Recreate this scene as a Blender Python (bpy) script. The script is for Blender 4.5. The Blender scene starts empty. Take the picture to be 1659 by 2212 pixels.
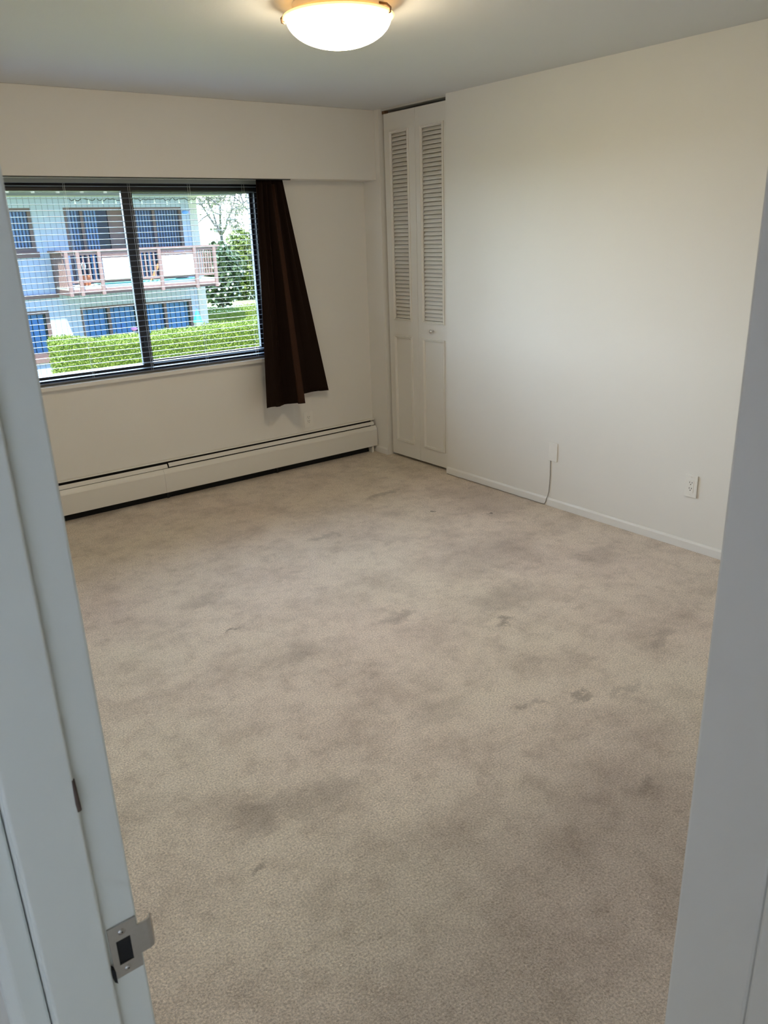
import bpy, math, random
from mathutils import Vector, Matrix
random.seed(7)
S = bpy.context.scene
COL = S.collection
W2, H2 = 1659, 2212

# ------------------------------------------------------------------ camera
cam_d = bpy.data.cameras.new('camera'); cam = bpy.data.objects.new('camera', cam_d); COL.objects.link(cam)
R_ = Vector((0.79417408, -0.6067953, -0.03296955)); U_ = Vector((0.22852744, 0.24794507, 0.94143425)); F_ = Vector((0.56308324, 0.75519713, -0.33558093))
M = Matrix(((R_.x, U_.x, -F_.x, -3.60867), (R_.y, U_.y, -F_.y, -4.94900), (R_.z, U_.z, -F_.z, 1.64756), (0, 0, 0, 1)))
cam.matrix_world = M
cam_d.sensor_fit = 'HORIZONTAL'; cam_d.sensor_width = 36.0
cam_d.lens = 1694.29 / W2 * 36.0
cam_d.clip_start = 0.02; cam_d.clip_end = 500
cam_d.dof.use_dof = True; cam_d.dof.focus_distance = 4.2; cam_d.dof.aperture_fstop = 20
S.camera = cam

# ------------------------------------------------------------------ world, sun, exposure
S.view_settings.view_transform = 'Standard'; S.view_settings.look = 'None'
S.view_settings.exposure = 0.1; S.view_settings.gamma = 1.0
S.view_settings.use_curve_mapping = False
SKY = 26.0
BLUE = (0.95, 1.85, 4.6)
HAZE = (1.5, 1.75, 1.85)
SUN = 18.0
LAMP = 38.0
world = bpy.data.worlds.new('sky'); S.world = world; world.use_nodes = True
nt = world.node_tree; nt.nodes.clear()
o_ = nt.nodes.new('ShaderNodeOutputWorld'); b_ = nt.nodes.new('ShaderNodeBackground')
tc = nt.nodes.new('ShaderNodeTexCoord'); sp = nt.nodes.new('ShaderNodeSeparateXYZ'); rp = nt.nodes.new('ShaderNodeValToRGB')
nt.links.new(tc.outputs['Generated'], sp.inputs[0]); nt.links.new(sp.outputs['Z'], rp.inputs[0])
# sky brightened opposite (+y) to light the room, kept dim deep blue behind (-y)
rp.color_ramp.elements[0].position = 0.0; rp.color_ramp.elements[0].color = (0.75, 0.88, 1.0, 1)
rp.color_ramp.elements[1].position = 0.7; rp.color_ramp.elements[1].color = (0.41, 0.62, 1.0, 1)
side = nt.nodes.new('ShaderNodeMapRange'); side.interpolation_type = 'SMOOTHSTEP'
side.inputs['From Min'].default_value = -0.05; side.inputs['From Max'].default_value = 0.30
nt.links.new(sp.outputs['Y'], side.inputs['Value'])
sc_ = nt.nodes.new('ShaderNodeVectorMath'); sc_.operation = 'SCALE'; sc_.inputs['Scale'].default_value = SKY
nt.links.new(rp.outputs[0], sc_.inputs[0])
mxs = nt.nodes.new('ShaderNodeMix'); mxs.data_type = 'RGBA'; mxs.clamp_result = False
r2 = nt.nodes.new('ShaderNodeValToRGB'); nt.links.new(sp.outputs['Z'], r2.inputs[0])
r2.color_ramp.elements[0].position = 0.12; r2.color_ramp.elements[0].color = (*[v / 4.2 for v in HAZE], 1)
r2.color_ramp.elements[1].position = 0.40; r2.color_ramp.elements[1].color = (*[v / 4.2 for v in BLUE], 1)
sc2 = nt.nodes.new('ShaderNodeVectorMath'); sc2.operation = 'SCALE'; sc2.inputs['Scale'].default_value = 4.2
nt.links.new(r2.outputs[0], sc2.inputs[0]); nt.links.new(sc2.outputs[0], mxs.inputs[6])
nt.links.new(side.outputs[0], mxs.inputs[0]); nt.links.new(sc_.outputs[0], mxs.inputs[7])
nt.links.new(mxs.outputs[2], b_.inputs[0]); b_.inputs[1].default_value = 1.0
nt.links.new(b_.outputs[0], o_.inputs[0])

sd = bpy.data.lights.new('sun', 'SUN'); sun = bpy.data.objects.new('sun', sd); COL.objects.link(sun)
sd.energy = SUN; sd.angle = math.radians(0.53); sd.color = (1.0, 0.96, 0.88)
sun.rotation_euler = Vector((0.45, 0.8, -1.88)).to_track_quat('-Z', 'Y').to_euler()

def portal(name, loc, sx, sy, direction):
    d = bpy.data.lights.new(name, 'AREA'); o = bpy.data.objects.new(name, d); COL.objects.link(o)
    d.shape = 'RECTANGLE'; d.size = sx; d.size_y = sy; d.cycles.is_portal = True
    o.location = loc; o.rotation_euler = Vector(direction).to_track_quat('-Z', 'Y').to_euler()
portal('window_portal', (-1.72, 0.165, 1.42), 1.9, 1.25, (0, -1, 0))
portal('unseen_hall_window_portal', (-6.29, -6.35, 0.69), 2.2, 1.08, (1, 0, 0))  # serves the unseen hall window, sized for its light on the door frame

# ------------------------------------------------------------------ materials
def mat(name, color, rough=0.5, metal=0.0, noise=0.0, nscale=30.0, bump=0.0, bscale=120.0, spec=0.5):
    m = bpy.data.materials.new(name); m.use_nodes = True
    n = m.node_tree; bs = n.nodes['Principled BSDF']
    bs.inputs['Roughness'].default_value = rough; bs.inputs['Metallic'].default_value = metal
    bs.inputs['Specular IOR Level'].default_value = spec
    g = n.nodes.new('ShaderNodeTexCoord')
    nz = n.nodes.new('ShaderNodeTexNoise'); nz.inputs['Scale'].default_value = nscale; nz.inputs['Detail'].default_value = 4
    n.links.new(g.outputs['Object'], nz.inputs['Vector'])
    mx = n.nodes.new('ShaderNodeMix'); mx.data_type = 'RGBA'
    k = max(noise, 0.01)
    mx.inputs[6].default_value = (*[max(0, c * (1 - k)) for c in color], 1); mx.inputs[7].default_value = (*[min(1, c * (1 + k)) for c in color], 1)
    n.links.new(nz.outputs['Fac'], mx.inputs[0]); n.links.new(mx.outputs[2], bs.inputs['Base Color'])
    if bump > 0:
        n2 = n.nodes.new('ShaderNodeTexNoise'); n2.inputs['Scale'].default_value = bscale; n2.inputs['Detail'].default_value = 3
        n.links.new(g.outputs['Object'], n2.inputs['Vector'])
        bp = n.nodes.new('ShaderNodeBump'); bp.inputs['Strength'].default_value = bump; bp.inputs['Distance'].default_value = 0.004
        n.links.new(n2.outputs['Fac'], bp.inputs['Height']); n.links.new(bp.outputs[0], bs.inputs['Normal'])
    return m

def emis(name, color, strength, base=(0.9, 0.85, 0.75)):
    m = mat(name, base, 0.3)
    bs = m.node_tree.nodes['Principled BSDF']
    bs.inputs['Emission Color'].default_value = (*color, 1); bs.inputs['Emission Strength'].default_value = strength
    return m

def glass_mat(name, tint=(0.96, 0.98, 0.97), refl=0.5):
    m = bpy.data.materials.new(name); m.use_nodes = True
    n = m.node_tree; n.nodes.clear()
    out = n.nodes.new('ShaderNodeOutputMaterial'); tr = n.nodes.new('ShaderNodeBsdfTransparent'); gl = n.nodes.new('ShaderNodeBsdfGlossy')
    fr = n.nodes.new('ShaderNodeFresnel'); fr.inputs['IOR'].default_value = 1.45; mx = n.nodes.new('ShaderNodeMixShader')
    mt = n.nodes.new('ShaderNodeMath'); mt.operation = 'MULTIPLY'; mt.inputs[1].default_value = refl
    tr.inputs['Color'].default_value = (*tint, 1); gl.inputs['Roughness'].default_value = 0.02
    n.links.new(fr.outputs[0], mt.inputs[0]); n.links.new(mt.outputs[0], mx.inputs[0])
    n.links.new(tr.outputs[0], mx.inputs[1]); n.links.new(gl.outputs[0], mx.inputs[2]); n.links.new(mx.outputs[0], out.inputs[0])
    return m

def carpet_mat():
    m = bpy.data.materials.new('beige_cut_pile_carpet'); m.use_nodes = True
    n = m.node_tree; L = n.links; N = n.nodes.new; bs = n.nodes['Principled BSDF']
    bs.inputs['Roughness'].default_value = 0.95; bs.inputs['Specular IOR Level'].default_value = 0.05
    bs.inputs['Sheen Weight'].default_value = 0.25; bs.inputs['Sheen Roughness'].default_value = 0.6
    g = N('ShaderNodeTexCoord')
    def noise(scale, det=4, rough=0.6, dist=0.0):
        x = N('ShaderNodeTexNoise'); x.inputs['Scale'].default_value = scale; x.inputs['Detail'].default_value = det
        x.inputs['Roughness'].default_value = rough; x.inputs['Distortion'].default_value = dist
        L.new(g.outputs['Object'], x.inputs['Vector']); return x
    def ramp(src, a, b, ca, cb):
        r = N('ShaderNodeValToRGB'); r.color_ramp.elements[0].position = a; r.color_ramp.elements[1].position = b
        r.color_ramp.elements[0].color = (*ca, 1); r.color_ramp.elements[1].color = (*cb, 1); L.new(src, r.inputs[0]); return r
    def mul(a, b, f=1.0):
        x = N('ShaderNodeMix'); x.data_type = 'RGBA'; x.blend_type = 'MULTIPLY'; x.inputs[0].default_value = f
        L.new(a, x.inputs[6]); L.new(b, x.inputs[7]); return x.outputs[2]
    tint = ramp(noise(0.9, 3, 0.5).outputs['Fac'], 0.35, 0.65, (0.775, 0.655, 0.555), (0.765, 0.68, 0.55))
    blotch = ramp(noise(3.6, 7, 0.72, 0.15).outputs['Fac'], 0.3, 0.56, (0.74, 0.715, 0.69), (1.03, 1.02, 1.02))
    patch = ramp(noise(11.0, 6, 0.74, 0.1).outputs['Fac'], 0.27, 0.5, (0.80, 0.77, 0.75), (1.03, 1.03, 1.03))
    pile = ramp(noise(165.0, 3, 0.7).outputs['Fac'], 0.30, 0.70, (0.58, 0.555, 0.535), (1.33, 1.33, 1.33))
    col = mul(mul(mul(tint.outputs[0], blotch.outputs[0]), patch.outputs[0]), pile.outputs[0])
    # worn spots and spills, plus broad painted dimming near the doorway: (x, y, radius x, radius y, depth)
    spots = [(-1.34, -2.75, .07, .035, .45), (-1.54, -3.35, .09, .03, .4), (-2.30, -2.03, .06, .02, .5), (-.40, -1.70, .035, .02, .6), (-.625, -1.455, .03, .02, .6),
             (-1.73, -3.27, .05, .03, .3), (-.96, -3.29, .14, .04, .25), (-2.78, -3.15, .14, .09, .28), (-2.89, -3.35, .06, .03, .38), (-2.6, -3.19, .2, .1, .2),
             (-1.76, -3.81, .1, .05, .25), (-1.65, -2.40, .14, .07, .33), (-2.29, -1.66, .16, .09, .2), (-.63, -.96, .2, .06, .3), (-1.14, -2.6, .32, .17, .22),
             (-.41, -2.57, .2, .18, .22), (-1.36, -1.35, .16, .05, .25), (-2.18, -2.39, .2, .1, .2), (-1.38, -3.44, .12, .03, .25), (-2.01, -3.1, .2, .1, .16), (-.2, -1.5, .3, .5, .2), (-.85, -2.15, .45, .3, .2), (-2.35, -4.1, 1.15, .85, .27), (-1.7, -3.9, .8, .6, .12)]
    wob = noise(9.0, 4, 0.7)
    wv = N('ShaderNodeVectorMath'); wv.operation = 'MULTIPLY_ADD'; wv.inputs[1].default_value = (.22, .22, 0); L.new(wob.outputs['Color'], wv.inputs[0]); 
    off = N('ShaderNodeVectorMath'); off.operation = 'SUBTRACT'; off.inputs[1].default_value = (.11, .11, 0)
    L.new(g.outputs['Object'], off.inputs[0]); L.new(off.outputs[0], wv.inputs[2])
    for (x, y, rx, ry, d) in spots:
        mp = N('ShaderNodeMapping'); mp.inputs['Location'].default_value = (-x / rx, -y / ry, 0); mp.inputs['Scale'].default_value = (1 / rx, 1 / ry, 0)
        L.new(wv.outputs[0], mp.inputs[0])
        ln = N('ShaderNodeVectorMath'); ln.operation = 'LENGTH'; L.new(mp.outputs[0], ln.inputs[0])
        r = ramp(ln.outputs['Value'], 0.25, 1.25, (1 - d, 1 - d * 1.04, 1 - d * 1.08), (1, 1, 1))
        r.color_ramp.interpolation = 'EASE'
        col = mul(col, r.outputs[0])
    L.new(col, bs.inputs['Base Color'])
    bp = N('ShaderNodeBump'); bp.inputs['Strength'].default_value = 0.9; bp.inputs['Distance'].default_value = 0.006
    L.new(noise(170.0, 3, 0.75).outputs['Fac'], bp.inputs['Height'])
    b2 = N('ShaderNodeBump'); b2.inputs['Strength'].default_value = 0.35; b2.inputs['Distance'].default_value = 0.02
    L.new(noise(16.0, 4, 0.6).outputs['Fac'], b2.inputs['Height']); L.new(bp.outputs[0], b2.inputs['Normal'])
    L.new(b2.outputs[0], bs.inputs['Normal'])
    return m

def siding_mat(name, color, pitch=0.155):
    m = mat(name, color, 0.75, noise=0.05, nscale=2.0)
    n = m.node_tree; bs = n.nodes['Principled BSDF']; src = bs.inputs['Base Color'].links[0].from_socket
    g = n.nodes.new('ShaderNodeTexCoord'); s = n.nodes.new('ShaderNodeSeparateXYZ'); n.links.new(g.outputs['Object'], s.inputs[0])
    a = n.nodes.new('ShaderNodeMath'); a.operation = 'DIVIDE'; a.inputs[1].default_value = pitch; n.links.new(s.outputs['X'], a.inputs[0])
    f = n.nodes.new('ShaderNodeMath'); f.operation = 'FRACT'; n.links.new(a.outputs[0], f.inputs[0])
    c = n.nodes.new('ShaderNodeMath'); c.operation = 'LESS_THAN'; c.inputs[1].default_value = 0.13; n.links.new(f.outputs[0], c.inputs[0])
    mx = n.nodes.new('ShaderNodeMix'); mx.data_type = 'RGBA'; mx.inputs[7].default_value = (*[v * 0.62 for v in color], 1)
    n.links.new(src, mx.inputs[6]); n.links.new(c.outputs[0], mx.inputs[0]); n.links.new(mx.outputs[2], bs.inputs['Base Color'])
    return m

WALL = mat('warm_white_wall_paint', (0.80, 0.775, 0.725), 0.55, noise=0.015, nscale=3, bump=0.06, bscale=160)
CEIL = mat('white_ceiling_paint', (0.715, 0.73, 0.74), 0.8, noise=0.015, nscale=3, bump=0.08, bscale=120)
JAMB = mat('semi_gloss_door_frame_paint', (0.74, 0.755, 0.70), 0.38, noise=0.01, nscale=5, bump=0.03, bscale=40)
TRIMW = mat('white_trim_paint', (0.80, 0.78, 0.74), 0.45, noise=0.01)
DOORW = mat('white_closet_door_paint', (0.78, 0.755, 0.70), 0.45, noise=0.015, nscale=6)
HEAT = mat('off_white_enamel_steel', (0.77, 0.745, 0.69), 0.4, noise=0.01)
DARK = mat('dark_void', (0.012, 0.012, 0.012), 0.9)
FINS = mat('dark_heater_fins', (0.03, 0.03, 0.03), 0.6, metal=0.5)
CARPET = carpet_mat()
BLACKF = mat('black_anodised_aluminium', (0.010, 0.011, 0.014), 0.45, metal=0.0)
ALU = mat('lit_aluminium_edge', (0.16, 0.19, 0.23), 0.4)  # outside light on the frame edge, put into a paler bluish colour
GLASS = glass_mat('window_glass')
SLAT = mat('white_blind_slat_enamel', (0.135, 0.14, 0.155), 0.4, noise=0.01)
HEADR = mat('grey_green_blind_headrail', (0.34, 0.37, 0.35), 0.5)
CORD = mat('white_cord', (0.7, 0.7, 0.66), 0.7)
PLATE = mat('white_plastic_cover', (0.82, 0.80, 0.75), 0.35)
SLOT = mat('black_socket_slot', (0.02, 0.018, 0.015), 0.6)
STEEL = mat('brushed_nickel', (0.50, 0.48, 0.45), 0.34, metal=1.0, noise=0.08, nscale=200)
CHROME = mat('polished_chrome', (0.75, 0.75, 0.75), 0.08, metal=1.0)
BRONZE = mat('antique_brass_clip', (0.26, 0.17, 0.10), 0.35, metal=0.8)
WOODCHIP = mat('bare_brown_wood', (0.10, 0.07, 0.055), 0.8, noise=0.3, nscale=200)

def curtain_mat():
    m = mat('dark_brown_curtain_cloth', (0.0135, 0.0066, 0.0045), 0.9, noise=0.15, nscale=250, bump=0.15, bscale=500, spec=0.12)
    bs = m.node_tree.nodes['Principled BSDF']; bs.inputs['Sheen Weight'].default_value = 0.05
    bs.inputs['Sheen Tint'].default_value = (0.5, 0.25, 0.15, 1)
    return m
CURT = curtain_mat()

# ------------------------------------------------------------------ mesh helpers
class MB:
    def __init__(s): s.v = []; s.f = []
    def add(s, vs, fs):
        k = len(s.v); s.v += [tuple(v) for v in vs]; s.f += [tuple(i + k for i in f) for f in fs]; return s
    def box(s, x0, x1, y0, y1, z0, z1):
        return s.add([(x0, y0, z0), (x1, y0, z0), (x1, y1, z0), (x0, y1, z0), (x0, y0, z1), (x1, y0, z1), (x1, y1, z1), (x0, y1, z1)],
                     [(0, 3, 2, 1), (4, 5, 6, 7), (0, 1, 5, 4), (1, 2, 6, 5), (2, 3, 7, 6), (3, 0, 4, 7)])
    def prism(s, pts, axis, a, b):
        """extrude a 2D outline (counter-clockwise) along axis 'x','y' or 'z'"""
        n = len(pts)
        def P(q, t): return {'x': (t, q[0], q[1]), 'y': (q[0], t, q[1]), 'z': (q[0], q[1], t)}[axis]
        vs = [P(q, a) for q in pts] + [P(q, b) for q in pts]
        fs = [tuple(range(n))[::-1], tuple(range(n, 2 * n))] + [(i, (i + 1) % n, n + (i + 1) % n, n + i) for i in range(n)]
        return s.add(vs, fs)
    def tube(s, pts, r, n=8, r2=None, cap=True):
        pts = [Vector(p) for p in pts]; rings = []
        up = None
        for i, p in enumerate(pts):
            d = (pts[min(i + 1, len(pts) - 1)] - pts[max(i - 1, 0)]).normalized()
            if up is None: up = d.orthogonal().normalized()
            up = (up - d * up.dot(d)).normalized(); si = d.cross(up)
            rr = r if r2 is None else r + (r2 - r) * i / max(1, len(pts) - 1)
            rings.append([p + (up * math.cos(t) + si * math.sin(t)) * rr for t in [2 * math.pi * j / n for j in range(n)]])
        vs = [v for ring in rings for v in ring]; fs = []
        for i in range(len(rings) - 1):
            for j in range(n): fs.append((i * n + j, i * n + (j + 1) % n, (i + 1) * n + (j + 1) % n, (i + 1) * n + j))
        if cap: fs += [tuple(range(n))[::-1], tuple(range((len(rings) - 1) * n, len(rings) * n))]
        return s.add(vs, fs)
    def lathe(s, prof, c, n=48, axis='z'):
        """profile of (radius, height) revolved about an axis through c"""
        vs = []; fs = []
        for (r, h) in prof:
            for j in range(n):
                t = 2 * math.pi * j / n; a, b = r * math.cos(t), r * math.sin(t)
                vs.append({'z': (c[0] + a, c[1] + b, c[2] + h), 'x': (c[0] + h, c[1] + a, c[2] + b), 'y': (c[0] + b, c[1] + h, c[2] + a)}[axis])
        for i in range(len(prof) - 1):
            for j in range(n): fs.append((i * n + j, i * n + (j + 1) % n, (i + 1) * n + (j + 1) % n, (i + 1) * n + j))
        return s.add(vs, fs)
    def holes(s, x0, x1, z0, z1, hs, y0, y1):
        """wall slab in the xz plane with rectangular openings"""
        xs = sorted({x0, x1, *[h[0] for h in hs], *[h[1] for h in hs]}); zs = sorted({z0, z1, *[h[2] for h in hs], *[h[3] for h in hs]})
        xs = [x for x in xs if x0 <= x <= x1]; zs = [z for z in zs if z0 <= z <= z1]
        solid = lambda i, k: 0 <= i < len(xs) - 1 and 0 <= k < len(zs) - 1 and not any(h[0] < (xs[i] + xs[i + 1]) / 2 < h[1] and h[2] < (zs[k] + zs[k + 1]) / 2 < h[3] for h in hs)
        for i in range(len(xs) - 1):
            for k in range(len(zs) - 1):
                if not solid(i, k): continue
                a, b, c, d = xs[i], xs[i + 1], zs[k], zs[k + 1]
                s.add([(a, y0, c), (b, y0, c), (b, y0, d), (a, y0, d)], [(0, 1, 2, 3)])
                s.add([(a, y1, c), (b, y1, c), (b, y1, d), (a, y1, d)], [(3, 2, 1, 0)])
                if not solid(i - 1, k): s.add([(a, y0, c), (a, y0, d), (a, y1, d), (a, y1, c)], [(0, 1, 2, 3)])
                if not solid(i + 1, k): s.add([(b, y0, c), (b, y1, c), (b, y1, d), (b, y0, d)], [(0, 1, 2, 3)])
                if not solid(i, k - 1): s.add([(a, y0, c), (a, y1, c), (b, y1, c), (b, y0, c)], [(0, 1, 2, 3)])
                if not solid(i, k + 1): s.add([(a, y0, d), (b, y0, d), (b, y1, d), (a, y1, d)], [(0, 1, 2, 3)])
        return s

ORG = {}
def tag(o, label=None, cat=None, group=None, kind=None):
    if label: o['label'] = label
    if cat: o['category'] = cat
    if group: o['group'] = group
    if kind: o['kind'] = kind
    return o
def obj(name, mb, m, parent=None, origin=None, bevel=0.0, smooth=False, label=None):
    """ONE mesh object; vertices are given in world coordinates"""
    og = ORG[parent] if parent else Vector(origin if origin else (0, 0, 0))
    me = bpy.data.meshes.new(name); me.from_pydata([tuple(Vector(v) - og) for v in mb.v], [], mb.f); me.update()
    me.materials.append(m)
    if smooth:
        for p in me.polygons: p.use_smooth = True
    o = bpy.data.objects.new(name, me); COL.objects.link(o); ORG[o] = og
    if parent: o.parent = parent
    else: o.location = og
    if bevel > 0:
        b = o.modifiers.new('bevel', 'BEVEL'); b.width = bevel; b.segments = 2; b.limit_method = 'ANGLE'
    if label: o['label'] = label
    return o
def thing(name, loc, label, cat, group=None, kind=None):
    o = bpy.data.objects.new(name, None); COL.objects.link(o); o.location = loc; o.empty_display_size = 0.1; ORG[o] = Vector(loc)
    return tag(o, label, cat, group, kind)
def struct(name, mb, m, label, cat, bevel=0.0):
    return tag(obj(name, mb, m, bevel=bevel), label, cat, kind='structure')

# ------------------------------------------------------------------ room shell
HT = 2.44; XL = -3.436; YN = -4.55; XC = -2.872; YB = -5.09
struct('floor', MB().box(-6.2, 0.9, -7.6, 0.0, -0.25, 0.0), CARPET, 'beige cut pile carpet with dark worn stains and painted dimming by the doorway covering the room', 'floor')
struct('ceiling', MB().box(-6.3, 0.9, -7.7, 0.16, HT, HT + 0.3), CEIL, 'flat white ceiling with a bowl light fixed to it', 'ceiling')
struct('wall_far', MB().holes(-6.3, 0.9, -1.95, HT, [(-2.64, -0.80, 0.845, 1.9975)], 0.0, 0.16), WALL, 'wall with the wide window and the brown curtain', 'wall')
wr = MB(); wr.box(0, 0.1, -0.2, 0.0, 0, HT); wr.box(0, 0.1, YN - 0.1, -0.893, 0, HT)
struct('wall_right', wr, WALL, 'bare white wall to the right of the louvred closet door', 'wall')
wc = MB(); wc.box(0.1, 0.9, -0.2, 0.0, 0, HT); wc.box(0.1, 0.9, -1.0, -0.893, 0, HT); wc.box(0.8, 0.9, -0.893, -0.2, 0, HT)
struct('wall_closet', wc, WALL, 'inner walls of the closet behind the louvred door', 'wall')
wn = MB(); wn.box(XC, 0.1, YN - 0.1, YN, 0, HT); wn.box(XC, XC + 0.1, YB - 0.1, YN - 0.1, 0, HT); wn.box(XL - 0.1, XC, YB - 0.1, YB, 0, HT)
struct('wall_near', wn, WALL, 'grey white wall corner filling the right edge of the view', 'wall', bevel=0.004)
wl = MB(); wl.box(XL - 0.1, XL, -4.209, 0.0, 0, HT); wl.box(XL - 0.1, XL, -5.0, -4.209, 2.06, HT); wl.box(XL - 0.1, XL, YB - 0.1, -5.0, 0, HT)
struct('wall_left', wl, WALL, 'wall that holds the doorway at the left', 'wall')
struct('soffit', MB().box(XL, 0.0, -0.1531, 0.0, 1.9975, HT), WALL, 'boxed white soffit running above the window', 'soffit', bevel=0.003)
# the hall the camera stands in
wh = MB(); wh.box(-6.3, -3.67, -3.86, -3.76, 0, HT); wh.box(-6.3, XC, -7.7, -7.6, 0, HT); wh.box(XC + 0.1, XC + 0.2, -7.7, YB - 0.1, 0, HT)
def yz_holes(mb, y0, y1, z0, z1, h, x0, x1):
    t = MB().holes(y0, y1, z0, z1, [h], x0, x1); mb.v_off = len(mb.v)
    mb.add([(v[1], v[0], v[2]) for v in t.v], [f[::-1] for f in t.f])
yz_holes(wh, -7.6, -3.86, 0, HT, (-7.4, -5.3, 0.17, 1.21), -6.3, -6.2)  # unseen window opening added to bring daylight onto the door frame
wh.box(-3.67, XL - 0.1, -3.86, -3.76, 0, HT)
struct('wall_hall', wh, WALL, 'hallway walls around the doorway', 'wall')

# door frame: jamb, stop, casing, strike plate (the frame is wrapped round the opening)
YJ = -4.225; YR = -4.985; YS = YJ - 0.0075
df = thing('door_2', (-3.49, -4.6, 0), 'grey white painted door frame at the left edge with a strike plate', 'door frame', kind='structure')
jm = MB()
jm.box(-3.5405, XL, YJ, -4.205, 0, 2.06); jm.box(-3.5405, XL, -5.005, YR, 0, 2.06); jm.box(-3.5405, XL, YR, YJ, 2.035, 2.06)
obj('jamb', jm, JAMB, df, bevel=0.003)
st = MB(); st.box(-3.539, -3.474, YS, YJ, 0, 2.035); st.box(-3.539, -3.474, YR, -YS * 0 + YR + 0.0075, 0, 2.035); st.box(-3.539, -3.474, YS, YR + 0.0075, 2.022, 2.035)
so = obj('door_stop', st, JAMB, df, bevel=0.0065); so.modifiers['bevel'].segments = 6
cs = MB()
cs.prism([(-3.541, -4.208), (-3.567, -4.208), (-3.577, -4.200), (-3.577, -4.150), (-3.567, -4.135), (-3.541, -4.135)][::-1], 'z', 0, 2.115)
cs.prism([(-3.541, -5.002), (-3.553, -5.002), (-3.553, -5.07), (-3.541, -5.07)], 'z', 0, 2.115)
cs.box(-3.577, -3.541, -5.002, -4.208, 2.045, 2.115)
obj('casing', cs, JAMB, df, bevel=0.003)
ch = MB(); ch.tube([(-3.4752, YS + 0.0022, 1.140), (-3.4752, YS + 0.0021, 1.130), (-3.4750, YS + 0.0022, 1.112), (-3.4748, YS + 0.0030, 1.102)], 0.0022, 10, 0.0034)
obj('bare_wood_chip', ch, WOODCHIP, df, smooth=True, label='worn brown spot on the edge of the door stop')
# strike plate: T shaped plate with a latch hole and a curved lip
sp_ = MB(); y0, y1 = YJ - 0.0022, YJ
X0, X1, ZB, ZT = -3.4705, -3.4385, 0.862, 0.934; HX0, HX1, HZ0, HZ1 = -3.4635, -3.4475, 0.879, 0.913
t = MB().holes(X0, X1, ZB, ZT, [(HX0, HX1, HZ0, HZ1)], y0, y1); sp_.add(t.v, t.f)
lz0, lz1 = 0.880, 0.921
prof = [(X1, y0), (X1 + 0.011, y0), (X1 + 0.0160, y0 + 0.002), (X1 + 0.0190, y0 + 0.007)]
back = [(X1 + 0.0172, y0 + 0.0082), (X1 + 0.0150, y0 + 0.0038), (X1 + 0.011, y0 + 0.0022), (X1, y0 + 0.0022)]
sp_.prism(prof + back, 'z', lz0, lz1)
strike = obj('strike_plate', sp_, STEEL, df, label='brushed metal strike plate with curved lip')
obj('latch_hole', MB().box(HX0 - 0.001, HX1 + 0.001, YJ - 0.0006, YJ - 0.0001, HZ0 - 0.001, HZ1 + 0.001), DARK, strike)
obj('dark_notch', MB().prism([(-3.4742, 0.886), (-3.4705, 0.880), (-3.4705, 0.862), (-3.4735, 0.866)], 'y', YS - 0.0006, YJ), DARK, df)
for zz in (0.9235, 0.8705):
    sc = MB().lathe([(0.0001, -0.0012), (0.0022, -0.0012), (0.004, -0.0002), (0.0042, 0.0004)], (-3.4555, y0 - 0.0002, zz), 20, 'y')
    scr = obj('screw', sc, STEEL, strike, smooth=True)
    obj('screw_recess', MB().lathe([(0.0001, -0.0014), (0.0011, -0.0014), (0.0012, -0.0008)], (-3.4555, y0 - 0.0002, zz), 8, 'y'), SLOT, scr)

# baseboards
def baseboard(name, pts_axis, label):
    struct(name, pts_axis, TRIMW, label, 'baseboard', bevel=0.002)
PB = [(-0.013, 0), (0, 0), (0, 0.052), (-0.006, 0.052), (-0.013, 0.042)]
baseboard('baseboard_right', MB().prism(PB, 'y', YN, -0.893), 'low white baseboard along the bare right wall')
baseboard('baseboard_closet', MB().prism(PB, 'y', -0.2, 0.0), 'short white baseboard between heater and closet door')
baseboard('baseboard_near', MB().prism([(XC - 0.013 + 0, 0), (XC, 0), (XC, 0.052), (XC - 0.006, 0.052), (XC - 0.013, 0.042)], 'y', YB, YN), 'white baseboard under the wall corner at the right edge')

# ------------------------------------------------------------------ window
wn_ = thing('window_1', (-1.72, 0.08, 0.845), 'wide black framed sliding window under the soffit', 'window', kind='structure')
WX0, WX1, WZ0, WZ1 = -2.64, -0.80, 0.845, 1.9975
fr = MB().holes(WX0, WX1, WZ0, WZ1, [(-2.55, -0.868, 0.893, 1.935)], 0.055, 0.135)
obj('frame', fr, BLACKF, wn_, bevel=0.003)
# left sash (in front, slides) and right fixed light
sash = obj('sash', MB().holes(-2.575, -1.700, 0.870, 1.958, [(-2.53, -1.765, 0.889, 1.9375)], 0.062, 0.092), BLACKF, wn_, bevel=0.002)
obj('glass', MB().box(-2.53, -1.765, 0.076, 0.079, 0.889, 1.9375), GLASS, sash)
obj('lit_frame_edge', MB().box(-1.7695, -1.7645, 0.058, 0.076, 0.889, 1.9375), ALU, sash)  # thin frame edge strip, coloured paler to stand for daylight on it
lt = obj('latch', MB().box(-1.748, -1.73, 0.046, 0.062, 0.995, 1.065), BLACKF, sash, bevel=0.004)
fx = obj('fixed_sash', MB().holes(-1.752, -0.86, 0.87, 1.95, [(-1.690, -0.884, 0.911, 1.923)], 0.096, 0.126), BLACKF, wn_, bevel=0.002)
obj('glass', MB().box(-1.690, -0.884, 0.11, 0.113, 0.911, 1.923), GLASS, fx)
obj('lit_frame_edge', MB().box(-0.8885, -0.8835, 0.09, 0.11, 0.911, 1.923), ALU, fx)
obj('sill', MB().box(-2.70, -0.74, -0.035, 0.055, 0.8195, 0.846), TRIMW, wn_, bevel=0.004)

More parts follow.
